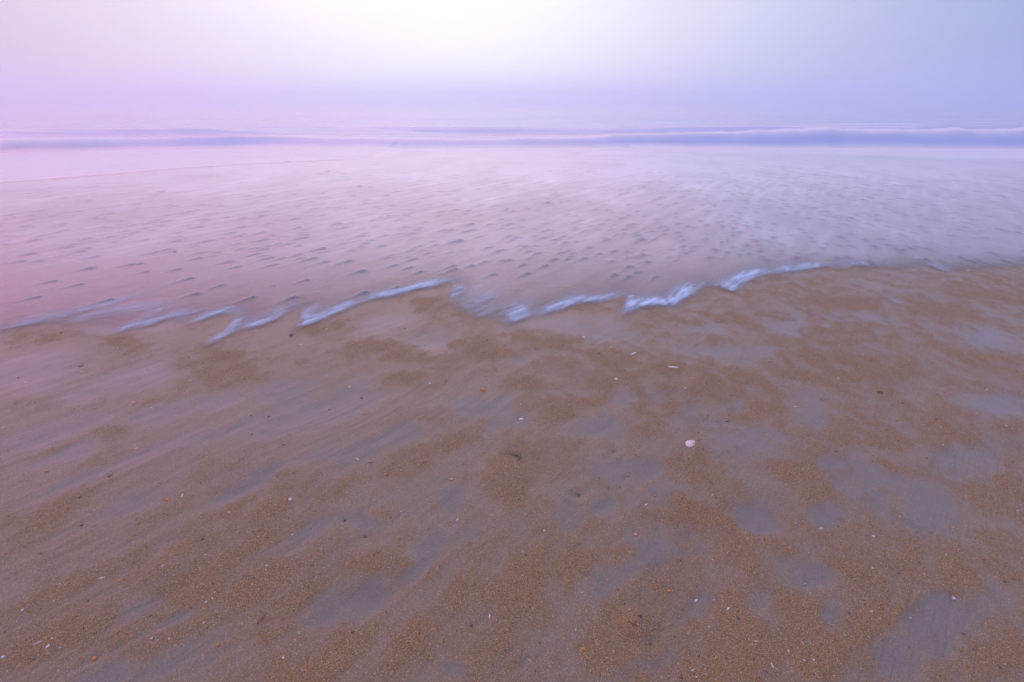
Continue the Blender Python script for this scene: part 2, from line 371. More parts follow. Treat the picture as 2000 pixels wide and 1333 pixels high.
for x0, s in SWASH:
    for p in s.split():
        a, b = map(int, p.split(','))
        px, py = x0 + a * .3526, 150 + b * .3526
        x, y = gpt(px, py)
        swash.append((float(x), float(y), BIG.get((x0, a, b), random.uniform(.7, 1.1)), px, py))
def flow_angle(x, y):
    """direction of the backwash at a point of the swash, from +Y, clockwise"""
    return np.radians(np.where(x < 1.5, 34.0, np.clip(34 - (x - 1.5) * 8.5, -10, 34)))

# ------------------------------------------------------------------ sand patches (px, py, half width, half height, tilt)
GREY = [(850,662,58,20,0),(742,632,50,18,10),(1350,1052,72,30,-6),(1352,1172,42,88,-25),(690,1170,80,40,28),(1490,1005,48,42,-20),
 (1100,1005,26,38,0),(1185,985,30,16,20),(285,968,62,22,20),(462,964,72,17,28),(640,790,110,34,12),(160,772,34,15,0),(60,725,100,32,8),(270,735,100,24,10),
 (280,1178,66,34,10),(556,1078,32,12,20),(712,1018,34,16,-8),(985,832,72,18,14),(880,975,22,30,-30),(1400,800,85,46,0),(1505,690,60,20,0),
 (1640,622,130,20,-6),(1585,800,50,36,0),(1235,785,60,20,10),(1125,640,110,22,-4),(1390,690,70,16,0),(1620,1205,30,34,0),(1565,1115,60,40,10),
 (1845,1200,110,60,10),(1900,880,80,60,0),(1700,945,75,62,0),(1620,905,40,20,0),(1760,1290,150,50,22),(1245,918,110,28,6),(1300,955,60,30,20),
 (350,800,120,20,14),(90,850,120,16,18),(250,900,150,14,20),(130,885,80,12,22),(520,830,90,26,10),(560,760,60,24,10),(960,790,60,20,0),
 (1550,640,60,16,0),(1400,640,80,16,0),(1750,600,80,18,0),(1930,660,60,18,0),(1960,780,60,30,0),(1470,860,90,40,0),(1180,830,50,20,0),
 (350,1290,130,26,30),(200,1330,90,26,28),(330,1215,80,16,25),(600,1040,60,12,28),(860,1060,60,20,28),(820,1110,60,14,35),(1260,1080,50,40,40),
 (1180,1140,70,26,35),(1290,1290,110,24,20),(880,1310,40,16,0),(1620,1000,40,26,0),(1480,1180,40,40,0),(1800,1000,60,50,0),(720,880,60,14,22),
 (230,640,90,12,4),(1010,700,60,14,0),(760,860,90,18,16),(560,905,90,14,20),(420,850,80,12,20)]
COARSE = [(955,682,90,18,-6),(1085,664,70,14,-12),(1040,750,42,11,0),(1165,690,60,12,-20),(1215,740,62,18,18),(1250,803,16,34,0),(1150,790,40,14,10),
 (985,930,34,48,-10),(955,900,26,16,0),(1385,1012,75,13,-24),(1300,1003,50,10,0),(1562,915,52,24,10),(1602,955,26,26,-40),(1722,905,30,20,0),(1340,900,30,26,0),(1360,930,30,20,0),
 (1440,626,100,16,0),(1665,590,130,13,-8),(1535,556,70,13,-16),(1590,620,40,20,-30),(1450,742,80,13,-14),(1560,690,50,24,0),(1650,655,80,20,-10),(1720,650,90,18,-14),(1840,680,120,16,-10),
 (1560,728,70,14,-8),(1905,822,105,11,-14),(1920,570,90,18,0),(1820,600,80,14,-6),(430,725,80,34,0),(250,668,40,16,0),(110,655,70,12,4),(440,700,60,24,0),(300,780,60,14,14),
 (420,1130,180,90,28),(330,1108,46,18,0),(740,1104,56,18,0),(1250,1215,46,30,0),(560,912,44,18,20),(480,1010,150,34,26),(1690,1235,130,16,32),(1800,1085,70,24,-20),
 (1860,1120,40,40,-40),(1540,1075,100,12,-18),(1650,1100,60,12,-10),(730,680,90,20,-6),(800,740,60,16,0),(1390,760,60,20,0),(160,860,110,10,18),(70,1010,90,20,20),
 (90,1250,140,50,20),(700,1280,200,46,14),(1480,1240,180,60,8),(1000,1150,120,40,20),(1180,760,40,14,0),(1090,800,60,14,0),(870,870,120,20,14),(720,930,140,24,18),
 (1700,1200,40,20,30),(1950,1270,60,40,0),(1960,960,60,30,0),(850,600,60,16,-14),(830,590,40,12,0),(640,640,60,12,14),(270,625,34,10,14),(1310,720,34,8,-8),
 (1500,800,60,20,0),(1680,720,60,20,0),(1760,720,30,26,0),(1750,860,80,24,0),(1830,850,120,30,0),(540,1240,60,20,0),(1230,1090,30,20,0)]
def ell(PX, PY, lst, k=1.0):
    m = np.zeros(PX.shape)
    for (cx, cyy, a, b, t) in lst:
        c, s = math.cos(math.radians(t)), math.sin(math.radians(t))
        dx, dy = PX - cx, -(PY - cyy)
        u, v = (dx * c + dy * s) / a, (-dx * s + dy * c) / b
        d = u * u + v * v
        m = np.maximum(m, np.exp(-d * 0.9 * k))
    return m
def plan(X, Y):
    """flat chart of the beach: ground point -> the chart units in which the patch lists above are written"""
    depth = Y * cp + CAM_H * sp
    return 1000 + FX * X / depth, 666.5 - FX * (Y * sp - CAM_H * cp) / depth
A42 = math.radians(42)
def flow_uv(X, Y):
    w = fbm(X * .5, Y * .5, 91, 2) * .35
    return X * math.sin(A42) + Y * math.cos(A42) + w, X * math.cos(A42) - Y * math.sin(A42) + w * .6

def sand_fields(X, Y):
    PX, PY = plan(X, Y)
    u, v = flow_uv(X, Y)
    wx = fbm(X * 3, Y * 3, 5, 3) * 26; wy = fbm(X * 3, Y * 3, 6, 3) * 14
    streak = fbm(u * 1.6, v * 13, 11, 4)
    streak_f = fbm(u * 3.5, v * 42, 12, 3) * (.35 + 1.3 * sstep(-.25, .35, fbm(X * 1.1, Y * 1.1, 13, 2)))
    blob = fbm(X * 1.9, Y * 1.5, 21, 4)
    grey = ell(PX + wx, PY + wy, GREY)
    coarse = ell(PX + wx * .8, PY + wy * .8, COARSE)
    near = sstep(840, 1180, PY)
    right = sstep(650, 1300, PX)
    wq = fbm(X * 1.6, Y * 1.3, 25, 3)
    net = np.clip(1 - 3.4 * np.abs(fbm(X * 2.3 + wq, Y * 1.8 - wq, 26, 4)), -.6, 1) * .6 + np.clip(1 - 3.0 * np.abs(fbm(X * 5.2 - wq, Y * 3.8 + wq, 27, 4)), -.6, 1) * .5 + np.clip(1 - 3.0 * np.abs(fbm(X * 11 + wq, Y * 8, 28, 3)), -.6, 1) * .3
    streak_w = sstep(1700, 500, PX) * .7 + .3
    det = fbm(X * 9, Y * 7, 23, 4)
    c = coarse * (.58 + .7 * det) - 0.55 * grey + 0.34 * blob + .38 * det + net * (.26 + .34 * right) + streak * (.2 + .45 * near) * streak_w + streak_f * .16 * streak_w + 0.12 * near - 0.03
    g = grey * (.62 + .8 * fbm(X * 6, Y * 5, 24, 4)) - 0.4 * coarse - 0.25 * blob - net * (.08 + .14 * right) - 0.22 * streak * streak_w - .1 * streak_f * streak_w + .17
    return np.clip(c, 0, 1), np.clip(g, 0, 1), u, v, streak, streak_f

trails = []     # scours behind the bigger bits: start, end, half width
for t in THINGS:
    if t[9]:
        x, y = gpt(t[2], t[3]); L = t[9] * (0.0016 if t[3] > 900 else .0022) * 1.6
        a = A42 if t[2] < 1500 else math.radians(30)
        trails.append((float(x), float(y), float(x - math.sin(a) * L), float(y - math.cos(a) * L), .008 + .0006 * t[4]))
pits = [(*gpt(1129, 966), .032, .006), (*gpt(1350, 1052), .16, .012), (*gpt(1352, 1172), .14, .008), (*gpt(690, 1170), .15, .008),
        (*gpt(1490, 1005), .12, .007), (*gpt(850, 662), .18, .008), (*gpt(1245, 1216), .05, -.012), (*gpt(740, 1106), .09, -.008),
        (*gpt(330, 1110), .08, -.009), (*gpt(985, 925), .10, -.007), (*gpt(1905, 815), .22, -.010), (*gpt(1400, 800), .25, .009),
        (*gpt(1320, 732), .10, .010), (*gpt(1640, 622), .4, .008), (*gpt(640, 790), .3, .007), (*gpt(462, 964), .14, .007)]
def sand_z(X, Y, full=True, fields=None):
    z = base_z(Y)
    if not full: return z
    c, g, u, v, st, sf = fields if fields is not None else sand_fields(X, Y)
    z0 = z
    z = z + fbm(X * 1.2, Y * 1.2, 31, 3) * .008 + st * .0016 + sf * .0010 + (c - .3) * .003 - g * .004
    z = z + fbm(X * 14, Y * 14, 33, 3) * .0012 * (1 - .6 * g)
    for (px, py, r, d) in pits:
        q = ((X - px) ** 2 + (Y - py) ** 2) / (r * r)
        d = d * 1.4
        z = z - d * np.exp(-q * 1.2) + .35 * d * np.exp(-(np.sqrt(q) - 1.5) ** 2 * 5)
    for (ax, ay, bx, by, w) in trails:
        sel = (np.abs(X - ax) < .4) & (np.abs(Y - ay) < .4)
        if not sel.any(): continue
        xs, ys = X[sel], Y[sel]
        d, al = seg_dist(xs, ys, [(ax, ay), (bx, by)])
        k = (1 - al) * np.exp(-(d / w) ** 2)
        ridge = (1 - al) * (np.exp(-((d - 1.7 * w) / (.7 * w)) ** 2)) * (al > .02)
        z[sel] += -.005 * k + .0022 * ridge
    return z0 + (z - z0) * sstep(.02, -.35, film_dist(X, Y))

# ------------------------------------------------------------------ materials
def new_mat(name):
    m = bpy.data.materials.new(name); m.use_nodes = True
    t = m.node_tree; t.nodes.clear()
    out = N(t, 'ShaderNodeOutputMaterial')
    return m, t, out
def attr(t, name):
    a = N(t, 'ShaderNodeAttribute'); a.attribute_name = name
    return a
def noise(t, vec, scale, detail=3, rough=.55):
    n = N(t, 'ShaderNodeTexNoise'); n.inputs['Scale'].default_value = scale
    n.inputs['Detail'].default_value = detail; n.inputs['Roughness'].default_value = rough
    t.links.new(vec, n.inputs['Vector'])
    return n
def ramp(t, fac, stops):
    r = N(t, 'ShaderNodeValToRGB'); e = r.color_ramp.elements
    while len(e) < len(stops): e.new(.5)
    for el, (p, c) in zip(e, stops): el.position = p; el.color = (*c, 1)
    t.links.new(fac, r.inputs[0])
    return r.outputs[0]

def sand_material():
    m, t, out = new_mat('wet_sand')
    co = N(t, 'ShaderNodeTexCoord').outputs['Object']
    ca, ga, wa = attr(t, 'coarse').outputs['Fac'], attr(t, 'grey').outputs['Fac'], attr(t, 'wet').outputs['Fac']
    n_mid = noise(t, co, 26, 5, .65).outputs[0]
    n_fine = noise(t, co, 130, 5, .78).outputs[0]
    # coarse mask with broken, grainy borders
    jit = math_node(t, 'ADD', math_node(t, 'MULTIPLY', math_node(t, 'SUBTRACT', n_mid, .5), .75), math_node(t, 'MULTIPLY', math_node(t, 'SUBTRACT', n_fine, .5), 1.1))
    cm = map_range(t, math_node(t, 'ADD', ca, jit), .04, .90)
    gm = map_range(t, math_node(t, 'ADD', ga, math_node(t, 'MULTIPLY', jit, .25)), .06, .66)
    vor = N(t, 'ShaderNodeTexVoronoi'); vor.inputs['Scale'].default_value = 430; t.links.new(co, vor.inputs['Vector'])
    vsep = N(t, 'ShaderNodeSeparateColor'); t.links.new(vor.outputs['Color'], vsep.inputs[0])
    grain = ramp(t, vsep.outputs[0], [(0, (.06, .045, .035)), (.2, (.19, .11, .045)), (.5, (.33, .20, .085)), (.8, (.42, .28, .14)), (.95, (.55, .42, .28)), (1, (.75, .68, .6))])
    fine = ramp(t, n_fine, [(.25, (.140, .098, .070)), (.5, (.245, .176, .128)), (.75, (.360, .272, .205))])
    tone = noise(t, co, 3.1, 4, .6).outputs[0]
    fine = mix_col(t, map_range(t, tone, .3, .7), fine, (.232, .162, .112))
    vor2 = N(t, 'ShaderNodeTexVoronoi'); vor2.inputs['Scale'].default_value = 520; t.links.new(co, vor2.inputs['Vector'])
    v2 = N(t, 'ShaderNodeSeparateColor'); t.links.new(vor2.outputs['Color'], v2.inputs[0])
    speck = map_range(t, v2.outputs[1], .72, .78)
    fine = mix_col(t, math_node(t, 'MULTIPLY', speck, .8), fine, grain)
    grain_soft = mix_col(t, .45, grain, (.265, .155, .066))
    col = mix_col(t, math_node(t, 'MULTIPLY', cm, .82), fine, grain_soft)
    silt = ramp(t, n_fine, [(.3, (.120, .110, .110)), (.7, (.195, .182, .182))])
    col = mix_col(t, math_node(t, 'MULTIPLY', gm, .62), col, silt)
    mr = N(t, 'ShaderNodeMapping'); mr.inputs['Rotation'].default_value = (0, 0, -(math.pi / 2 - math.radians(42))); t.links.new(co, mr.inputs[0])
    ms = N(t, 'ShaderNodeMapping'); ms.inputs['Scale'].default_value = (5.0, 95.0, 5.0); t.links.new(mr.outputs[0], ms.inputs[0])
    lines = noise(t, ms.outputs[0], 1.0, 3, .6).outputs[0]
    where = map_range(t, noise(t, co, 1.7, 3, .6).outputs[0], .42, .62)
    lm = math_node(t, 'MULTIPLY', map_range(t, lines, .52, .68), where)
    col = mix_col(t, math_node(t, 'MULTIPLY', lm, .30), col, (.085, .072, .068))
    h = math_node(t, 'ADD', math_node(t, 'MULTIPLY', n_fine, math_node(t, 'MULTIPLY_ADD', gm, -.5, .75)), math_node(t, 'MULTIPLY', vsep.outputs[1], math_node(t, 'MULTIPLY', cm, 1.1)))
    h = math_node(t, 'MULTIPLY_ADD', math_node(t, 'MULTIPLY', lines, where), 1.3, h)
    bump = N(t, 'ShaderNodeBump'); bump.inputs['Strength'].default_value = .6; bump.inputs['Distance'].default_value = .0024
    t.links.new(h, bump.inputs['Height'])
    b = N(t, 'ShaderNodeBsdfPrincipled')
    t.links.new(col, b.inputs['Base Color']); t.links.new(bump.outputs[0], b.inputs['Normal'])
    r = math_node(t, 'ADD', math_node(t, 'MULTIPLY_ADD', cm, .22, .50), math_node(t, 'MULTIPLY', gm, -.17))
    t.links.new(r, b.inputs['Roughness'])
    b.inputs['IOR'].default_value = 1.4
    # film of water held in the sand
    b.inputs['Coat IOR'].default_value = 1.33
    b.inputs['Coat Roughness'].default_value = .38
    cw = math_node(t, 'MULTIPLY_ADD', gm, .12, math_node(t, 'MULTIPLY_ADD', cm, -.35, .45), clamp=True)
    t.links.new(cw, b.inputs['Coat Weight'])
    t.links.new(b.outputs[0], out.inputs[0])
    return m

def water_material():
    m, t, out = new_mat('shallow_water')
    co = N(t, 'ShaderNodeTexCoord').outputs['Object']
    milk, cover, deep_or_wake_shade, foam = (attr(t, k).outputs['Fac'] for k in ('milk', 'cover', 'deep_or_wake_shade', 'foam'))
    mp = N(t, 'ShaderNodeMapping'); mp.inputs['Scale'].default_value = (1.0, 3.0, 1.0); t.links.new(co, mp.inputs[0])
    rip = noise(t, mp.outputs[0], 7, 4, .55).outputs[0]
    bump = N(t, 'ShaderNodeBump'); bump.inputs['Strength'].default_value = .35; bump.inputs['Distance'].default_value = .012
    t.links.new(rip, bump.inputs['Height'])
    tr = N(t, 'ShaderNodeBsdfTransparent'); tr.inputs[0].default_value = (.97, .97, .98, 1)
    body = N(t, 'ShaderNodeBsdfDiffuse'); t.links.new(mix_col(t, map_range(t, deep_or_wake_shade, .55, .95), (.15, .15, .24), (.09, .27, .85)), body.inputs[0])  # slate paints the dark reflection in wakes, blue is the deep sea
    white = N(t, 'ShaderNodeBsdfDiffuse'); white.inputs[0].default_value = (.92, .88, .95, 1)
    s1 = N(t, 'ShaderNodeMixShader'); t.links.new(deep_or_wake_shade, s1.inputs[0]); t.links.new(tr.outputs[0], s1.inputs[1]); t.links.new(body.outputs[0], s1.inputs[2])
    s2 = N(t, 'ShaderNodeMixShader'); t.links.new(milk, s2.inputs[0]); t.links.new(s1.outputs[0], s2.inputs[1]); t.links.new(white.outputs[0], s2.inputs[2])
    gl = N(t, 'ShaderNodeBsdfGlossy'); gl.inputs['Roughness'].default_value = .22; t.links.new(bump.outputs[0], gl.inputs['Normal'])
    fr = N(t, 'ShaderNodeFresnel'); fr.inputs[0].default_value = 1.42; t.links.new(bump.outputs[0], fr.inputs[1])
    fac = math_node(t, 'MULTIPLY', math_node(t, 'MULTIPLY', fr.outputs[0], cover), math_node(t, 'MULTIPLY_ADD', foam, -.7, 1.0))
    s3 = N(t, 'ShaderNodeMixShader'); t.links.new(fac, s3.inputs[0]); t.links.new(s2.outputs[0], s3.inputs[1]); t.links.new(gl.outputs[0], s3.inputs[2])
    t.links.new(s3.outputs[0], out.inputs[0])
    return m

def foam_material():
    m, t, out = new_mat('sea_foam')
    co = N(t, 'ShaderNodeTexCoord').outputs['Object']
    a = attr(t, 'froth').outputs['Fac']
    n = noise(t, co, 60, 4, .65).outputs[0]
    al = math_node(t, 'MULTIPLY', a, math_node(t, 'MULTIPLY_ADD', n, .5, .85), clamp=True)
    d = N(t, 'ShaderNodeBsdfPrincipled'); d.inputs['Base Color'].default_value = (.56, .73, .98, 1); d.inputs['Roughness'].default_value = .6
    d.inputs['Subsurface Weight'].default_value = 0.0
    bump = N(t, 'ShaderNodeBump'); bump.inputs['Strength'].default_value = .2; bump.inputs['Distance'].default_value = .002
    t.links.new(noise(t, co, 150, 3).outputs[0], bump.inputs['Height']); t.links.new(bump.outputs[0], d.inputs['Normal'])
    tr = N(t, 'ShaderNodeBsdfTransparent')
    s = N(t, 'ShaderNodeMixShader'); t.links.new(al, s.inputs[0]); t.links.new(tr.outputs[0], s.inputs[1]); t.links.new(d.outputs[0], s.inputs[2])
    t.links.new(s.outputs[0], out.inputs[0])
    return m

COL = {'stone': (.18, .175, .24), 'white': (.78, .76, .76), 'cream': (.62, .50, .38), 'orange': (.58, .24, .055), 'tan': (.42, .28, .15), 'peach': (.66, .36, .22),
       'rust': (.26, .09, .035), 'dark': (.10, .085, .085), 'slate': (.17, .155, .175), 'navy': (.15, .155, .20), 'blue': (.55, .66, .85),
       'brown': (.22, .12, .05), 'olive': (.16, .13, .035), 'shell': (.80, .74, .72)}
_mats = {}
def item_mat(key, shape):
    k = (key, shape)
    if k in _mats: return _mats[k]
    m, t, out = new_mat('%s_%s' % (key, shape))
    co = N(t, 'ShaderNodeTexCoord').outputs['Object']
    c = COL[key]
    b = N(t, 'ShaderNodeBsdfPrincipled')
    if shape == 'clam':
        n = noise(t, co, 55, 2).outputs[0]
        col = mix_col(t, map_range(t, n, .42, .60), (.82, .80, .84), (.78, .42, .28))
        w = N(t, 'ShaderNodeTexWave'); w.wave_type = 'RINGS'; w.inputs['Scale'].default_value = 60; w.inputs['Distortion'].default_value = 1.5
        t.links.new(co, w.inputs['Vector'])
        col = mix_col(t, math_node(t, 'MULTIPLY', w.outputs[1], .25), col, (.62, .45, .42))
    else:
        n = noise(t, co, 260, 3).outputs[0]
        col = mix_col(t, n, tuple(x * .6 for x in c), tuple(min(.9, x * 1.35) for x in c))
    t.links.new(col, b.inputs['Base Color'])
    b.inputs['Roughness'].default_value = .38 if shape in ('pebble', 'weed') else .5
    bump = N(t, 'ShaderNodeBump'); bump.inputs['Strength'].default_value = .3; bump.inputs['Distance'].default_value = .001
    t.links.new(noise(t, co, 300, 3).outputs[0], bump.inputs['Height']); t.links.new(bump.outputs[0], b.inputs['Normal'])
    t.links.new(b.outputs[0], out.inputs[0])
    _mats[k] = m
    return m

M_SAND, M_WATER, M_FOAM = sand_material(), water_material(), foam_material()

# ------------------------------------------------------------------ sand
GRID = {}
def from_grid(x, y, *names):
    nr, nc = GRID['z'].shape
    r = np.clip(np.log(y / GRID['y0']) / math.log(GRID['y1'] / GRID['y0']) * (nr - 1), 0, nr - 1.001)
    c = np.clip((x / (1.35 * y * .92 + 2.0) + 1) / 2 * (nc - 1), 0, nc - 1.001)
    i, j = r.astype(int), c.astype(int); u, v = r - i, c - j
    return [(A[i, j] * (1 - u) + A[i + 1, j] * u) * (1 - v) + (A[i, j + 1] * (1 - u) + A[i + 1, j + 1] * u) * v for A in (GRID[n] for n in names)]
def add_sand():
    X, Y = fan(.25, 5.9, 430, 940, spread=1.35, pad=2.0)
    f = sand_fields(X, Y)
    Z = sand_z(X, Y, True, f)
    fade = sstep(5.9, 4.9, Y)
    Z = base_z(Y) + (Z - base_z(Y)) * fade - (1 - fade) * .002
    V = np.stack([X, Y, Z], -1).reshape(-1, 3)
    # wide surroundings of the same beach, one ring of rows further on every side
    me = poly_mesh('beach_sand', V, grid_faces(*X.shape))
    float_attr(me, 'coarse', f[0]); float_attr(me, 'grey', f[1]); float_attr(me, 'wet', np.zeros(X.size))
    GRID.update(y0=.25, y1=5.9, c=f[0], g=f[1], z=Z, fd=film_dist(X, Y))
    tag(link('beach_sand', me, M_SAND), kind='structure')
    # sand under the wash and the sea, and the beach behind and beside the camera
    for nm, xs, ys in (('sea_bed', np.linspace(-60, 60, 241), np.concatenate([np.linspace(5.8, 30, 122), np.geomspace(31, 90, 20)])),
                       ('beach_behind', np.linspace(-60, 60, 121), np.linspace(-40, 3.6, 60))):
        Xs, Ys = np.meshgrid(xs, ys)
        Zs = base_z(Ys) + fbm(Xs * .9, Ys * .9, 41, 3) * .006 - (.012 if nm == 'sea_bed' else .045)
        c = np.clip(.25 + fbm(Xs * 1.5, Ys * 1.2, 43, 4) * .7, 0, 1); g = np.clip(.2 - fbm(Xs * 1.2, Ys, 44, 3) * .7, 0, 1)
        me2 = poly_mesh(nm, np.stack([Xs, Ys, Zs], -1).reshape(-1, 3), grid_faces(*Xs.shape))
        float_attr(me2, 'coarse', c); float_attr(me2, 'grey', g); float_attr(me2, 'wet', np.zeros(Xs.size))
        tag(link(nm, me2, M_SAND), kind='structure')
# ------------------------------------------------------------------ edge of the wash and its foam (points in the photograph)
EDGE = [(-2600,1180),(-1400,900),(-700,760),(-300,690),(-100,665),(0,650),(60,637),(130,632),(200,645),(222,654),(254,645),(300,635),(340,623),(374,634),(406,623),(437,615),(460,618),(445,646),(402,674),(430,667),
 (470,646),(511,638),(545,623),(568,611),(584,607),(589,622),(585,638),(603,635),(635,623),(670,609),(703,595),(745,583),(766,580),(816,567),(850,562),(884,553),(880,588),(911,617),(960,622),(990,635),(1031,621),
 (1055,618),(1091,607),(1133,593),(1172,591),(1212,580),(1226,584),(1214,617),(1249,602),(1285,598),(1313,601),(1327,589),(1350,577),(1372,563),(1402,562),(1430,572),(1445,557),(1469,545),(1504,537),(1561,531),
 (1610,523),(1638,530),(1670,521),(1705,523),(1758,527),(1811,521),(1840,532),(1900,528),(2000,522),(2150,512),(2400,500),(3000,480),(4200,450)]
E = np.array([gpt(*p) for p in EDGE])
E = smooth_line(E, 2)
EPOLY = np.vstack([E, [(60, 30), (60, 200), (-60, 200), (-60, 30)]])
# foam strokes: points, width (m across the view), strength, softness to seaward
STROKES = [
 ([(0,647),(53,630),(123,617),(176,603),(247,585),(300,569)],.055,.42),
 ([(134,629),(197,613),(261,603),(317,601)],.05,.40),
 ([(261,603),(290,600),(318,602)],.05,.35),
 ([(222,652),(254,640),(300,615),(331,601)],.05,.45),
 ([(247,643),(300,632),(335,620),(388,611)],.045,.5),
 ([(374,632),(406,620),(437,612),(462,614)],.04,.6),
 ([(402,672),(430,657),(455,640),(468,622)],.06,.62),
 ([(410,668),(440,655),(468,640)],.06,.55),
 ([(465,640),(511,631),(543,617),(564,607)],.06,.62),
 ([(488,637),(520,630)],.05,.4),
 ([(590,612),(606,616),(598,630)],.06,.55),
 ([(586,636),(603,630),(635,619),(670,604),(703,591)],.05,.85),
 ([(703,591),(745,579),(766,577),(816,563),(847,557),(888,548)],.045,.8),
 ([(904,555),(890,572),(878,586)],.09,.45),
 ([(950,560),(920,590),(900,606)],.09,.28),
 ([(978,573),(945,585),(925,600)],.05,.45),
 ([(985,590),(955,606),(925,616)],.06,.3),
 ([(1031,600),(1010,615),(993,630)],.10,.7),
 ([(1055,614),(1091,603),(1133,588),(1150,585)],.05,.72),
 ([(1133,588),(1172,588),(1214,577)],.035,.7),
 ([(1226,575),(1232,590),(1238,600)],.05,.6),
 ([(1215,612),(1249,597),(1285,592),(1311,595)],.055,.9),
 ([(1300,594),(1318,590),(1332,580),(1372,557)],.065,.95),
 ([(1400,559),(1430,562),(1445,551),(1469,539),(1504,531)],.06,.9),
 ([(1420,562),(1436,566)],.05,.7),
 ([(1504,531),(1561,526),(1610,516)],.05,.62),
 ([(1638,524),(1670,516),(1705,519)],.06,.34),
 ([(1705,519),(1758,523),(1800,518)],.04,.10),
 ([(1811,516),(1825,522),(1836,530)],.05,.35),
 ([(1900,524),(2000,518),(2150,508)],.05,.06),
 ([(-300,686),(-100,661),(0,647)],.06,.35),
]
EK = .40        # foam strands look stretched along the view direction
strokes_w = [(smooth_line(np.array([gpt(*p) for p in P]), 4), w, s) for P, w, s in STROKES]
def foam_density(X, Y):
    """a thin lip that follows the edge of the wash, and wisps dragged back from it"""
    S = np.zeros(X.shape); W = np.zeros(X.shape)
    for P, w, s in strokes_w:
        x0, x1 = P[:, 0].min() - .35, P[:, 0].max() + .35; y0, y1 = P[:, 1].min() - .7, P[:, 1].max() + .9
        sel = (X > x0) & (X < x1) & (Y > y0) & (Y < y1)
        if not sel.any(): continue
        d, al = seg_dist(X[sel], Y[sel], P, EK)
        ends = sstep(0, .25, al) * sstep(1, .75, al) * .6 + .4
        S[sel] = np.maximum(S[sel], s * ends * np.exp(-(d / .10) ** 2))
        W[sel] = np.maximum(W[sel], s * ends * np.exp(-(d / (w * .95)) ** 2))
    fd = film_dist(X, Y)
    u, v = flow_uv(X, Y)
    wob = fbm(X * 5, Y * 3, 61, 3)
    th = .070 * (1 + .9 * wob)
    lip = sstep(-.022, .030, fd) * np.exp(-np.clip(fd, 0, None) / th)
    fine = .75 + .7 * fbm(u * 4, v * 22, 63, 4) + .14 * fbm(X * 40, Y * 22, 64, 3)
    drag = np.clip(.55 + 1.0 * fbm(u * 2.2, v * 12, 65, 3), 0, 1)
    a = S * lip * .68 + .85 * W * (.35 + .65 * drag) * sstep(-.06, .05, fd) + .10 * S * np.exp(-np.clip(fd, 0, None) / .12) * (fd > 0)
    return np.clip(a * fine, 0, 1)
def film_dist(X, Y):
    X, Y = np.asarray(X, float), np.asarray(Y, float)
    out = np.where(Y > 4, 3.0, -3.0) + 0 * X
    sel = (Y > 1.6) & (Y < 8.5)
    if sel.any():
        xs, ys = X[sel], Y[sel]
        d, _ = seg_dist(xs, ys, E, .45)
        out[sel] = np.where(inside(xs, ys, EPOLY), d, -d)
    return out

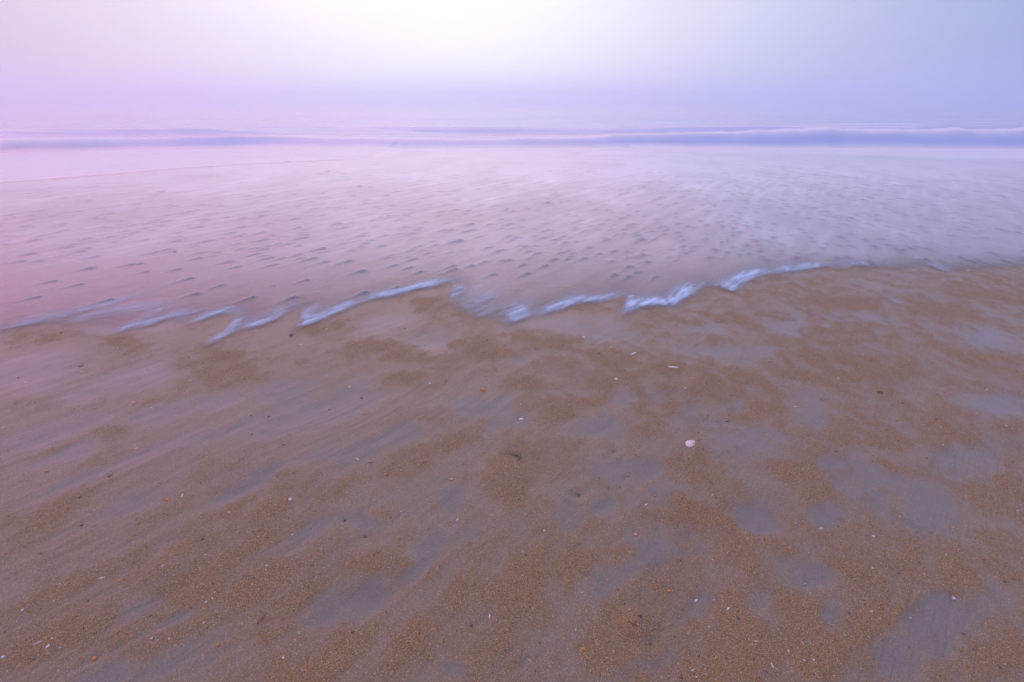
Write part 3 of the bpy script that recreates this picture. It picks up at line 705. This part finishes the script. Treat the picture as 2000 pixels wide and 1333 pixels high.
# ------------------------------------------------------------------ water: from the edge of the wash out past the first breaker
CREST = np.array([(-900,303,.26),(-300,300,.27),(0,298,.28),(300,291,.25),(560,286,.22),(700,287,.15),(850,287,.16),(1100,286,.19),(1350,285,.32),(1600,286,.50),(1850,288,.52),(2100,290,.50),(2900,293,.3)])
cw = np.array([ground(a, b, SEA) for a, b, _ in CREST])
TONGUE = smooth_line(np.array([ground(a, b, -.1) for a, b in [(-900,430),(-300,382),(0,361),(120,351),(240,340),(350,330),(460,322),(560,316),(700,309)]]), 4)
WASH_IN = smooth_line(np.array([ground(a, b, -.12) for a, b in [(1250,292),(1500,297),(1700,302),(1850,308),(2000,312),(2300,320),(3200,350)]]), 4)
def _clump(x, y):
    return .5 + 1.1 * float(fbm(np.array(x * .9), np.array(y * .7), 77, 2))
def water_fields(X, Y):
    sand = base_z(Y)
    fd = film_dist(X, Y) if Y.min() < 8 else np.full(X.shape, 9.0)
    film = .003 + .006 * sstep(0, .5, fd) - .002 * sstep(.06, -.02, fd)
    film += .006 * fbm(X * .8, Y * .5, 51, 3) * sstep(.2, 1.5, fd)
    z = np.maximum(sand + film, SEA + 0 * Y)
    soft = np.clip((Y - 13) / 6, 0, 1)
    z = z + soft * .012 * fbm(X * .35, Y * .9, 52, 3)
    # surge sheet on the left, with a small steep front
    ty = np.interp(X, TONGUE[:, 0], TONGUE[:, 1], left=TONGUE[0, 1], right=99)
    front = sstep(-.05, .45, Y - ty) * sstep(-2.2, -6.0, X)
    z = z + .026 * front
    # breaker
    order = np.argsort(cw[:, 0])
    yc = np.interp(X, cw[order, 0], cw[order, 1]); H = np.interp(X, cw[order, 0], CREST[order, 2])
    yc = yc + .25 * fbm(X * .25, X * 0 + .3, 54, 3)
    H = 1.1 * H * (1 + .35 * fbm(X * .5, X * 0 + 3.3, 55, 3))
    s = Y - yc
    rise = sstep(-.3, 1.9, s); back = np.exp(-np.clip(s - 1.6, 0, None) / 3.0)
    z = z + H * rise * back
    s2 = s - 6.0 - 1.2 * fbm(X * .1, X * 0 + 1.7, 56, 2)
    z = z + .30 * sstep(-.5, 1.6, s2) * np.exp(-np.clip(s2 - 1.4, 0, None) / 4)
    # ---- foam and milkiness
    lat = fbm(X * .22, Y * .5, 57, 4)
    crest_foam = sstep(.3, 1.9, s) * np.exp(-np.clip(s - 2.0, 0, None) / 2.6) * np.clip(.60 + 1.1 * fbm(X * .13 + .4 * fbm(X * .3, Y, 68, 2), Y * .25, 58, 3), 0, 1)
    bands = np.clip(fbm(X * .07 + 3, Y * .75 + .6 * fbm(X * .12, Y * .2, 67, 2), 66, 4) * 2.2 + .12, 0, 1) * sstep(2.0, 4.0, s) * sstep(60, 28, Y)
    wy = np.interp(X, WASH_IN[:, 0], WASH_IN[:, 1], left=99, right=WASH_IN[-1, 1])
    wash = sstep(-.6, 1.0, Y - wy) * sstep(.5, -1.2, s)
    toe = np.exp(-((s + 1.0) / .5) ** 2) * .4
    foam = np.clip(bands * 1.0 + crest_foam * 1.0 + wash * .85 + toe * .6 + front * .12 * sstep(.4, -.2, s), 0, 1)
    far = sstep(7.0, 16.5, Y)
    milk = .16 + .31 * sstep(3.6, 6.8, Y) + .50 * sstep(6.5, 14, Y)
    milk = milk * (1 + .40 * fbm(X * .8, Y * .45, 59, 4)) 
    u = X * .56 + Y * .83; v = X * .83 - Y * .56
    milk = milk * (1 + .35 * fbm(u * .8, v * 6, 60, 3) * sstep(15, 9, Y))
    milk = milk * (1 - .85 * sstep(-1.8, .8, s) * sstep(2.4, 1.0, s))
    milk = milk * (1 - .8 * sstep(1.5, 4, s))
    line = np.exp(-((Y - ty - .06) / .14) ** 2) * sstep(-1.5, -5.0, X)
    milk = milk * (1 - .45 * line) + .10 * front
    deep_or_wake_shade = sstep(14, 20, Y) * .9 + .0 * X
    # ---- pebbles' wakes and stray dimples, raised in shape and darkened in colour
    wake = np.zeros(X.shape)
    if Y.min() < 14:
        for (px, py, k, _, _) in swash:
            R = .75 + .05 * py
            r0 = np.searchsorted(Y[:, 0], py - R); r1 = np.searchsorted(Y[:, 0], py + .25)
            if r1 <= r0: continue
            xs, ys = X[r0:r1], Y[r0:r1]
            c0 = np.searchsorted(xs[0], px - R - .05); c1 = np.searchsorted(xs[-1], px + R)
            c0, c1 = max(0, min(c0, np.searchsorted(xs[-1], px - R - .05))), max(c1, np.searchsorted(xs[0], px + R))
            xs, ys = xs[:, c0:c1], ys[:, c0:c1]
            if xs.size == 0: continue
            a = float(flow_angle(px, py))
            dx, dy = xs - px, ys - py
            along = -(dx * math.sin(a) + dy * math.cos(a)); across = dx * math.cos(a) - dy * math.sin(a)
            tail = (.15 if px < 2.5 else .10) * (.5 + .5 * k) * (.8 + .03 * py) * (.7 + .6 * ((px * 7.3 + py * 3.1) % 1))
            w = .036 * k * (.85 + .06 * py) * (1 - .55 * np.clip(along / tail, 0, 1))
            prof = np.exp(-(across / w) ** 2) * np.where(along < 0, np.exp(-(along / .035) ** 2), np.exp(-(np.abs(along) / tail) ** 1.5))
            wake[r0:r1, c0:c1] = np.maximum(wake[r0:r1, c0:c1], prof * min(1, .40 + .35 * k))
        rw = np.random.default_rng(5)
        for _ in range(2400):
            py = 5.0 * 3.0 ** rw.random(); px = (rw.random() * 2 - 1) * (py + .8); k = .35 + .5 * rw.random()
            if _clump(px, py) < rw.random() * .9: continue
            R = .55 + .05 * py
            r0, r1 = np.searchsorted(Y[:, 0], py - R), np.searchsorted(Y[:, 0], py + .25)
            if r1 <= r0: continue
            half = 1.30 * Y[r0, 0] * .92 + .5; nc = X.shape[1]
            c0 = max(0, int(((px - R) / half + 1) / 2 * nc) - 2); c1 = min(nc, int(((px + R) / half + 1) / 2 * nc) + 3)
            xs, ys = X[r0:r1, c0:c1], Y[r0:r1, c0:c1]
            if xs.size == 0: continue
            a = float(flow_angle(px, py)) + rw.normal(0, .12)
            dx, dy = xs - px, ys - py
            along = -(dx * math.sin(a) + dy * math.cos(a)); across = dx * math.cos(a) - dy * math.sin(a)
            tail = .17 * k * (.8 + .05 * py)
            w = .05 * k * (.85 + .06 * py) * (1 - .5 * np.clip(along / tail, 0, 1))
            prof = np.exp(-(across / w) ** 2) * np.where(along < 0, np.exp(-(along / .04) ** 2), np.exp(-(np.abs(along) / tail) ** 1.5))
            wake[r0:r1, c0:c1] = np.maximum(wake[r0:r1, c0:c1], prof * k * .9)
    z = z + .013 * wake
    deep_or_wake_shade = deep_or_wake_shade + (1 - deep_or_wake_shade) * .8 * np.clip(wake, 0, 1)  # darker reflection of the dimples put into the body colour
    milk = milk * (1 - .85 * wake)
    milk = np.clip(milk + foam, 0, .97)
    cover = sstep(-.015, .10, fd)
    milk = milk * sstep(0, .25, fd)
    return z, np.clip(milk, 0, 1), cover, np.clip(deep_or_wake_shade, 0, 1), foam, fd

def add_water():
    X, Y = fan(2.6, 27, 560, 860, spread=1.30, pad=.5)
    z, milk, cover, deep_or_wake_shade, foam, fd = water_fields(X, Y)
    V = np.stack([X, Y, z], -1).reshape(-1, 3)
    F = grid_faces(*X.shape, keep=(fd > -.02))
    V, F, A = compact(V, F, {'milk': milk.ravel(), 'cover': cover.ravel(), 'deep_or_wake_shade': deep_or_wake_shade.ravel(), 'foam': foam.ravel()})
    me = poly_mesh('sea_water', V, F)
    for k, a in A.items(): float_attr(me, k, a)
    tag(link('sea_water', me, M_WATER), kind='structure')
    X, Y = fan(26.7, 2500, 150, 220, spread=2.2, pad=8)
    z, milk, cover, deep_or_wake_shade, foam, fd = water_fields(X, Y)
    near = sstep(27.2, 26.7, Y)
    z = z + .05 * fbm(X * .12, Y * .35, 71, 3) * sstep(28, 40, Y) - .004
    me = poly_mesh('open_sea', np.stack([X, Y, z], -1).reshape(-1, 3), grid_faces(*X.shape))
    for k, a in (('milk', milk), ('cover', cover), ('deep_or_wake_shade', np.ones(X.shape)), ('foam', foam)): float_attr(me, k, a)
    tag(link('open_sea', me, M_WATER), kind='structure')
add_sand()
add_water()

def add_foam():
    X, Y = fan(2.6, 5.8, 520, 1500, spread=1.15, pad=.3)
    d = foam_density(X, Y)
    z = base_z(Y) + .0115 + .008 * d
    V = np.stack([X, Y, z], -1).reshape(-1, 3)
    F = grid_faces(*X.shape, keep=d > .012)
    V, F, A = compact(V, F, {'froth': d.ravel()})
    me = poly_mesh('foam', V, F)
    float_attr(me, 'froth', A['froth'])
    tag(link('foam', me, M_FOAM), 'pale blue foam strands along the edge of the shallow wash', 'foam', kind='stuff')
add_foam()

# ------------------------------------------------------------------ shell grit (uncountable)
def add_grit():
    n = 1250000
    y = .55 * (5.4 / .55) ** rng.random(n)
    x = (rng.random(n) * 2 - 1) * (1.1 * y * .92 + 1.5)
    c, g, fd, zz = from_grid(x, y, 'c', 'g', 'fd', 'z')
    c = c + .35 * fbm(x * 30, y * 30, 81, 2)
    p = (np.clip(c - .05, 0, 1) ** 1.2 * .8 + .05 * (1 - g)) * (.45 + .55 * sstep(4.2, 1.0, y)) * (fd < 0)
    k = rng.random(n) < p * .9
    x, y, c, z = x[k][:240000], y[k][:240000], c[k][:240000], zz[k][:240000]
    n = len(x); print('grit', n)
    big = rng.random(n) > .980
    size = (.00045 + .0006 * rng.random(n) ** 2.2 + .0024 * big * rng.random(n)) * (1 + .24 * y)
    ang = math.pi / 2 - A42 + rng.normal(0, .7, n)
    asp = 1 + 1.6 * rng.random(n) ** 3
    T = np.array([(1, 0, -.3), (0, 1, -.3), (-1, 0, -.3), (0, -1, -.3), (0, 0, 1)], float)
    Fc = np.array([(0, 1, 4), (1, 2, 4), (2, 3, 4), (3, 0, 4)])
    P = np.repeat(T[None], n, 0) * (1 + .35 * (rng.random((n, 5, 1)) - .5))
    P[:, :, 0] *= (size * asp)[:, None]; P[:, :, 1] *= size[:, None]; P[:, :, 2] *= (size * .8)[:, None]
    ca, sa = np.cos(ang)[:, None], np.sin(ang)[:, None]
    X = P[:, :, 0] * ca - P[:, :, 1] * sa + x[:, None]; Y = P[:, :, 0] * sa + P[:, :, 1] * ca + y[:, None]
    Z = P[:, :, 2] + (z + size * .15)[:, None]
    pal = np.array([(.44, .18, .04), (.32, .13, .04), (.34, .20, .09), (.20, .085, .03), (.50, .34, .18), (.06, .045, .04), (.62, .58, .56), (.14, .10, .09)])
    ci = rng.choice(len(pal), n, p=[.20, .20, .22, .13, .08, .08, .025, .065])
    ci = np.where(big & (rng.random(n) < .6), rng.choice([0, 0, 4, 6, 2, 2, 4, 3], n), ci)
    cols = pal[ci] * (.8 + .4 * rng.random((n, 1)))
    F = (Fc[None] + (np.arange(n) * 5)[:, None, None]).reshape(-1, 3)
    me = poly_mesh('shell_grit', np.stack([X, Y, Z], -1).reshape(-1, 3), F, smooth=False)
    col_attr(me, 'tint', np.repeat(cols, 5, 0))
    m, t, out = new_mat('shell_grit')
    b = N(t, 'ShaderNodeBsdfPrincipled'); a = attr(t, 'tint')
    t.links.new(a.outputs['Color'], b.inputs['Base Color']); b.inputs['Roughness'].default_value = .55
    t.links.new(b.outputs[0], out.inputs[0])
    tag(link('shell_grit', me, m), 'coarse orange and brown shell grit strewn over the wet sand', 'shell grit', kind='stuff')
add_grit()

# ------------------------------------------------------------------ pebbles in the wash
import bmesh
def pebble_mesh(name, seed, sub=2, sx=1, sy=1, sz=.6):
    bm = bmesh.new(); bmesh.ops.create_icosphere(bm, subdivisions=sub, radius=1)
    r = random.Random(seed); o = [r.uniform(-9, 9) for _ in range(3)]
    for v in bm.verts:
        p = v.co
        k = 1 + .22 * float(perlin(p.x * 1.3 + o[0], p.y * 1.3 + p.z + o[1], seed)) + .08 * float(perlin(p.x * 3 + o[2], p.z * 3 + p.y, seed + 5))
        v.co = (p.x * k * sx, p.y * k * sy, p.z * k * sz)
    for f in bm.faces: f.smooth = True
    me = bpy.data.meshes.new(name); bm.to_mesh(me); bm.free()
    return me
def water_z(x, y):
    return max(float(base_z(y)) + .008, SEA)
SW_MESH = []
for i in range(6):
    me = pebble_mesh('swash_pebble', 100 + i, 2, 1, .72, .55); me.materials.append(item_mat('stone', 'pebble')); SW_MESH.append(me)
order = sorted(range(len(swash)), key=lambda i: -swash[i][2] / swash[i][1])
SWLAB = 'small dark pebble poking through the thin sheet of backwash'
rest = []
for n, i in enumerate(order):
    x, y, k, px, py = swash[i]
    s = .017 * k * (.85 + .075 * y)
    me = SW_MESH[i % 6]
    if n < 300:
        o = bpy.data.objects.new('swash_pebble', me); C.objects.link(o)
        o.location = (x, y, water_z(x, y) + .001); o.scale = (s * 1.35, s, s * .70)
        o.rotation_euler = (0, 0, math.pi / 2 - float(flow_angle(x, y)) + random.uniform(-.3, .3))
        tag(o, SWLAB, 'pebble', 'pebbles standing in the backwash')
    else:
        rest.append((x, y, s, me))
if rest:
    Vs, Fs, off = [], [], 0
    for x, y, s, me in rest:
        co = np.empty(len(me.vertices) * 3, np.float32); me.vertices.foreach_get('co', co); co = co.reshape(-1, 3) * np.array([s * 1.25, s, s * .9])
        Vs.append(co + np.array([x, y, water_z(x, y) - .002]))
        Fs.append(np.array([list(p.vertices) for p in me.polygons]) + off); off += len(co)
    me = poly_mesh('far_swash_pebbles', np.vstack(Vs), np.vstack(Fs))
    tag(link('swash_pebbles', me, item_mat('stone', 'pebble')), 'remaining smaller pebbles scattered through the far backwash', 'pebbles', kind='stuff')

# ------------------------------------------------------------------ shells, pebbles, weed and twigs on the sand
def chip_mesh(name, L, W, seed):
    """curved, broken shell plate with thickness, x along its length"""
    r = random.Random(seed); nx, ny = 7, 5; T = max(.0012, .10 * W)
    V = []; grid = []
    edge = [r.uniform(.75, 1.08) for _ in range(nx)]
    for top in (1, 0):
        for i in range(nx):
            u = i / (nx - 1) * 2 - 1
            wid = (1 - abs(u) ** 2.6 * .62) * edge[i]
            for j in range(ny):
                v = j / (ny - 1) * 2 - 1
                h = W * .30 * (1 - v * v * .85) * (1 - .4 * u * u) + (T if top else 0)
                V.append((u * L / 2 * (1 + .12 * r.uniform(-1, 1) * (abs(u) == 1)), v * W / 2 * wid, h - .12 * W))
    n = nx * ny; idx = lambda t, i, j: t * n + i * ny + j
    F = []
    for i in range(nx - 1):
        for j in range(ny - 1):
            F.append((idx(0, i, j), idx(0, i + 1, j), idx(0, i + 1, j + 1), idx(0, i, j + 1)))
            F.append((idx(1, i, j + 1), idx(1, i + 1, j + 1), idx(1, i + 1, j), idx(1, i, j)))
    for i in range(nx - 1):
        F.append((idx(1, i, 0), idx(1, i + 1, 0), idx(0, i + 1, 0), idx(0, i, 0)))
        F.append((idx(0, i, ny - 1), idx(0, i + 1, ny - 1), idx(1, i + 1, ny - 1), idx(1, i, ny - 1)))
    for j in range(ny - 1):
        F.append((idx(0, 0, j), idx(0, 0, j + 1), idx(1, 0, j + 1), idx(1, 0, j)))
        F.append((idx(1, nx - 1, j), idx(1, nx - 1, j + 1), idx(0, nx - 1, j + 1), idx(0, nx - 1, j)))
    return poly_mesh(name, np.array(V), np.array(F), smooth=True)
def tube_mesh(name, pts, rad, seg=7, flat=1.0):
    pts = np.asarray(pts, float); n = len(pts); V = []
    for i in range(n):
        d = pts[min(i + 1, n - 1)] - pts[max(i - 1, 0)]; d /= np.linalg.norm(d) + 1e-9
        s = np.cross(d, (0, 0, 1)); s /= np.linalg.norm(s) + 1e-9; u = np.cross(s, d)
        for k in range(seg):
            a = 2 * math.pi * k / seg
            V.append(pts[i] + rad[i] * (s * math.cos(a) + u * math.sin(a) * flat))
    F = [(i * seg + k, i * seg + (k + 1) % seg, (i + 1) * seg + (k + 1) % seg, (i + 1) * seg + k) for i in range(n - 1) for k in range(seg)]
    return V, F
def clam_mesh(name, L, W):
    """one valve: domed fan with growth ridges, hinge at the left rear"""
    na, nr = 32, 12; V = []; T = .0016
    O = [(.50, .42), (.12, .47), (-.34, .44), (-.50, .12), (-.49, -.30), (-.22, -.47), (.14, -.34), (.40, .06)]
    O = smooth_line(np.array([O[-1]] + O + O[:2]), 4)[4:4 + na]
    for top in (1, 0):
        for i in range(nr + 1):
            q = i / nr
            for k in range(na):
                ex, ey = O[k]
                h = W * .30 * (1 - q ** 2.2) + (.0010 * math.sin(q * 30) * q if top else -T) - .03 * W
                V.append((-.25 * L * (1 - q) + ex * q * L, .18 * W * (1 - q) + ey * q * W, h))
    m = (nr + 1) * na; F = []
    for t in (0, 1):
        for i in range(nr):
            for k in range(na):
                a, b = t * m + i * na + k, t * m + i * na + (k + 1) % na
                q = (a, b, b + na, a + na)
                F.append(q if t == 0 else q[::-1])
    for k in range(na):
        a, b = nr * na + k, nr * na + (k + 1) % na
        F.append((a, b, b + m, a + m))
    return poly_mesh(name, np.array(V), np.array(F))

group_of = {'pebble': 'loose pebbles on the sand', 'shell': 'shells and shell chips on the sand'}
for n, (name, cat, px, py, Lp, wr, ang, shape, colr, trail, label) in enumerate(THINGS):
    ca, sa = math.cos(math.radians(ang)) * Lp / 2, math.sin(math.radians(ang)) * Lp / 2
    (x0, y0), (x1, y1) = gpt(px - ca, py + sa), gpt(px + ca, py - sa)
    x, y = (x0 + x1) / 2, (y0 + y1) / 2
    dx, dy = x1 - x0, y1 - y0
    rot = math.atan2(dy, dx)
    depth = y * cp + CAM_H * sp
    L = min(math.hypot(dx, dy), Lp * depth / 1000 * 1.9) * (.66 if colr in ('dark', 'slate', 'navy') else 1.1)
    vis = math.sin(math.atan2(CAM_H, y))                       # how much the ground is foreshortened there
    W = min(L, max(.0035, Lp * wr * depth / 1000 / (vis * .6 + .4)))
    in_wash = film_dist(np.array([[x]]), np.array([[y]]))[0, 0] > 0
    z = water_z(x, y) if in_wash else float(from_grid(np.array([x]), np.array([y]), 'z')[0][0])
    if shape == 'pebble':
        me = pebble_mesh(name, 300 + n, 2, L / 2, W / 2, min(L, W) * .40); z += W * .10
    elif shape == 'chip':
        me = chip_mesh(name, L, W, 500 + n)
    elif shape == 'razor':
        me = chip_mesh(name, L, max(W, .25 * L), 700 + n)
    elif shape == 'clam':
        me = clam_mesh(name, L * 1.02, W * 1.25); z += .004
    elif shape == 'twig':
        r = random.Random(n); k = 9
        pts = [((i / (k - 1) - .5) * L, r.uniform(-.02, .02) * L, .003 + r.uniform(0, .001)) for i in range(k)]
        V, F = tube_mesh(name, pts, [L * .05 * (1 - .55 * i / (k - 1)) for i in range(k)])
        if 'forked' in label:
            p0 = pts[4]; off = len(V)
            V2, F2 = tube_mesh(name, [p0, (p0[0] + .12 * L, -.05 * L, .004), (p0[0] + .26 * L, -.13 * L, .005)], [L * .03, L * .025, L * .014])
            V = list(V) + list(V2); F = F + [tuple(i + off for i in f) for f in F2]
        me = poly_mesh(name, np.array(V), np.array(F))
    else:                                                      # weed: flat curling blades
        r = random.Random(n); Vs, Fs, off = [], [], 0
        big = Lp > 25
        for s in range(3 if big else 2):
            k = 12; a0 = math.radians(160 - 18 * s); a1 = math.radians(-10 - 25 * s)
            R = L * (.5 - .10 * s); fl = .9 if big else .35
            pts = [(R * math.cos(a0 + (a1 - a0) * i / (k - 1)) + s * .06 * L, R * fl * math.sin(a0 + (a1 - a0) * i / (k - 1)) - .04 * L * s, .003 + .004 * math.sin(i / (k - 1) * math.pi)) for i in range(k)]
            V, F = tube_mesh(name, pts, [L * (.024 + .010 * s) * (.3 + math.sin(min(1, i / (k - 1) + .1) * math.pi * .9)) for i in range(k)], 6, .3)
            Vs += list(V); Fs += [tuple(i + off for i in f) for f in F]; off += len(V)
        me = poly_mesh(name, np.array(Vs), np.array(Fs))
    o = link(name, me, item_mat(colr, shape))
    o.location = (x, y, z); o.rotation_euler = (0, 0, rot)
    tag(o, label, cat, group_of.get(cat))

# ------------------------------------------------------------------ morning haze over the sea
def add_haze():
    x, y0, y1, b, tp = 6500, -400, 2600, SEA - 1.3, 3.8
    V = [(-x, y0, b), (x, y0, b), (x, y1, b), (-x, y1, b), (-x, y0, tp), (x, y0, tp), (x, y1, tp), (-x, y1, tp)]
    F = [(0, 3, 2, 1), (4, 5, 6, 7), (0, 1, 5, 4), (1, 2, 6, 5), (2, 3, 7, 6), (3, 0, 4, 7)]
    me = poly_mesh('haze', np.array(V), np.array(F), smooth=False)
    m, t, out = new_mat('haze')
    v = N(t, 'ShaderNodeVolumePrincipled')
    v.inputs['Color'].default_value = (.85, .92, .97, 1)
    v.inputs['Density'].default_value = .017
    v.inputs['Anisotropy'].default_value = .85
    t.links.new(v.outputs[0], out.inputs['Volume'])
    tag(link('haze', me, m), 'pale lavender sea mist hanging over beach and water', 'haze', kind='stuff')
add_haze()
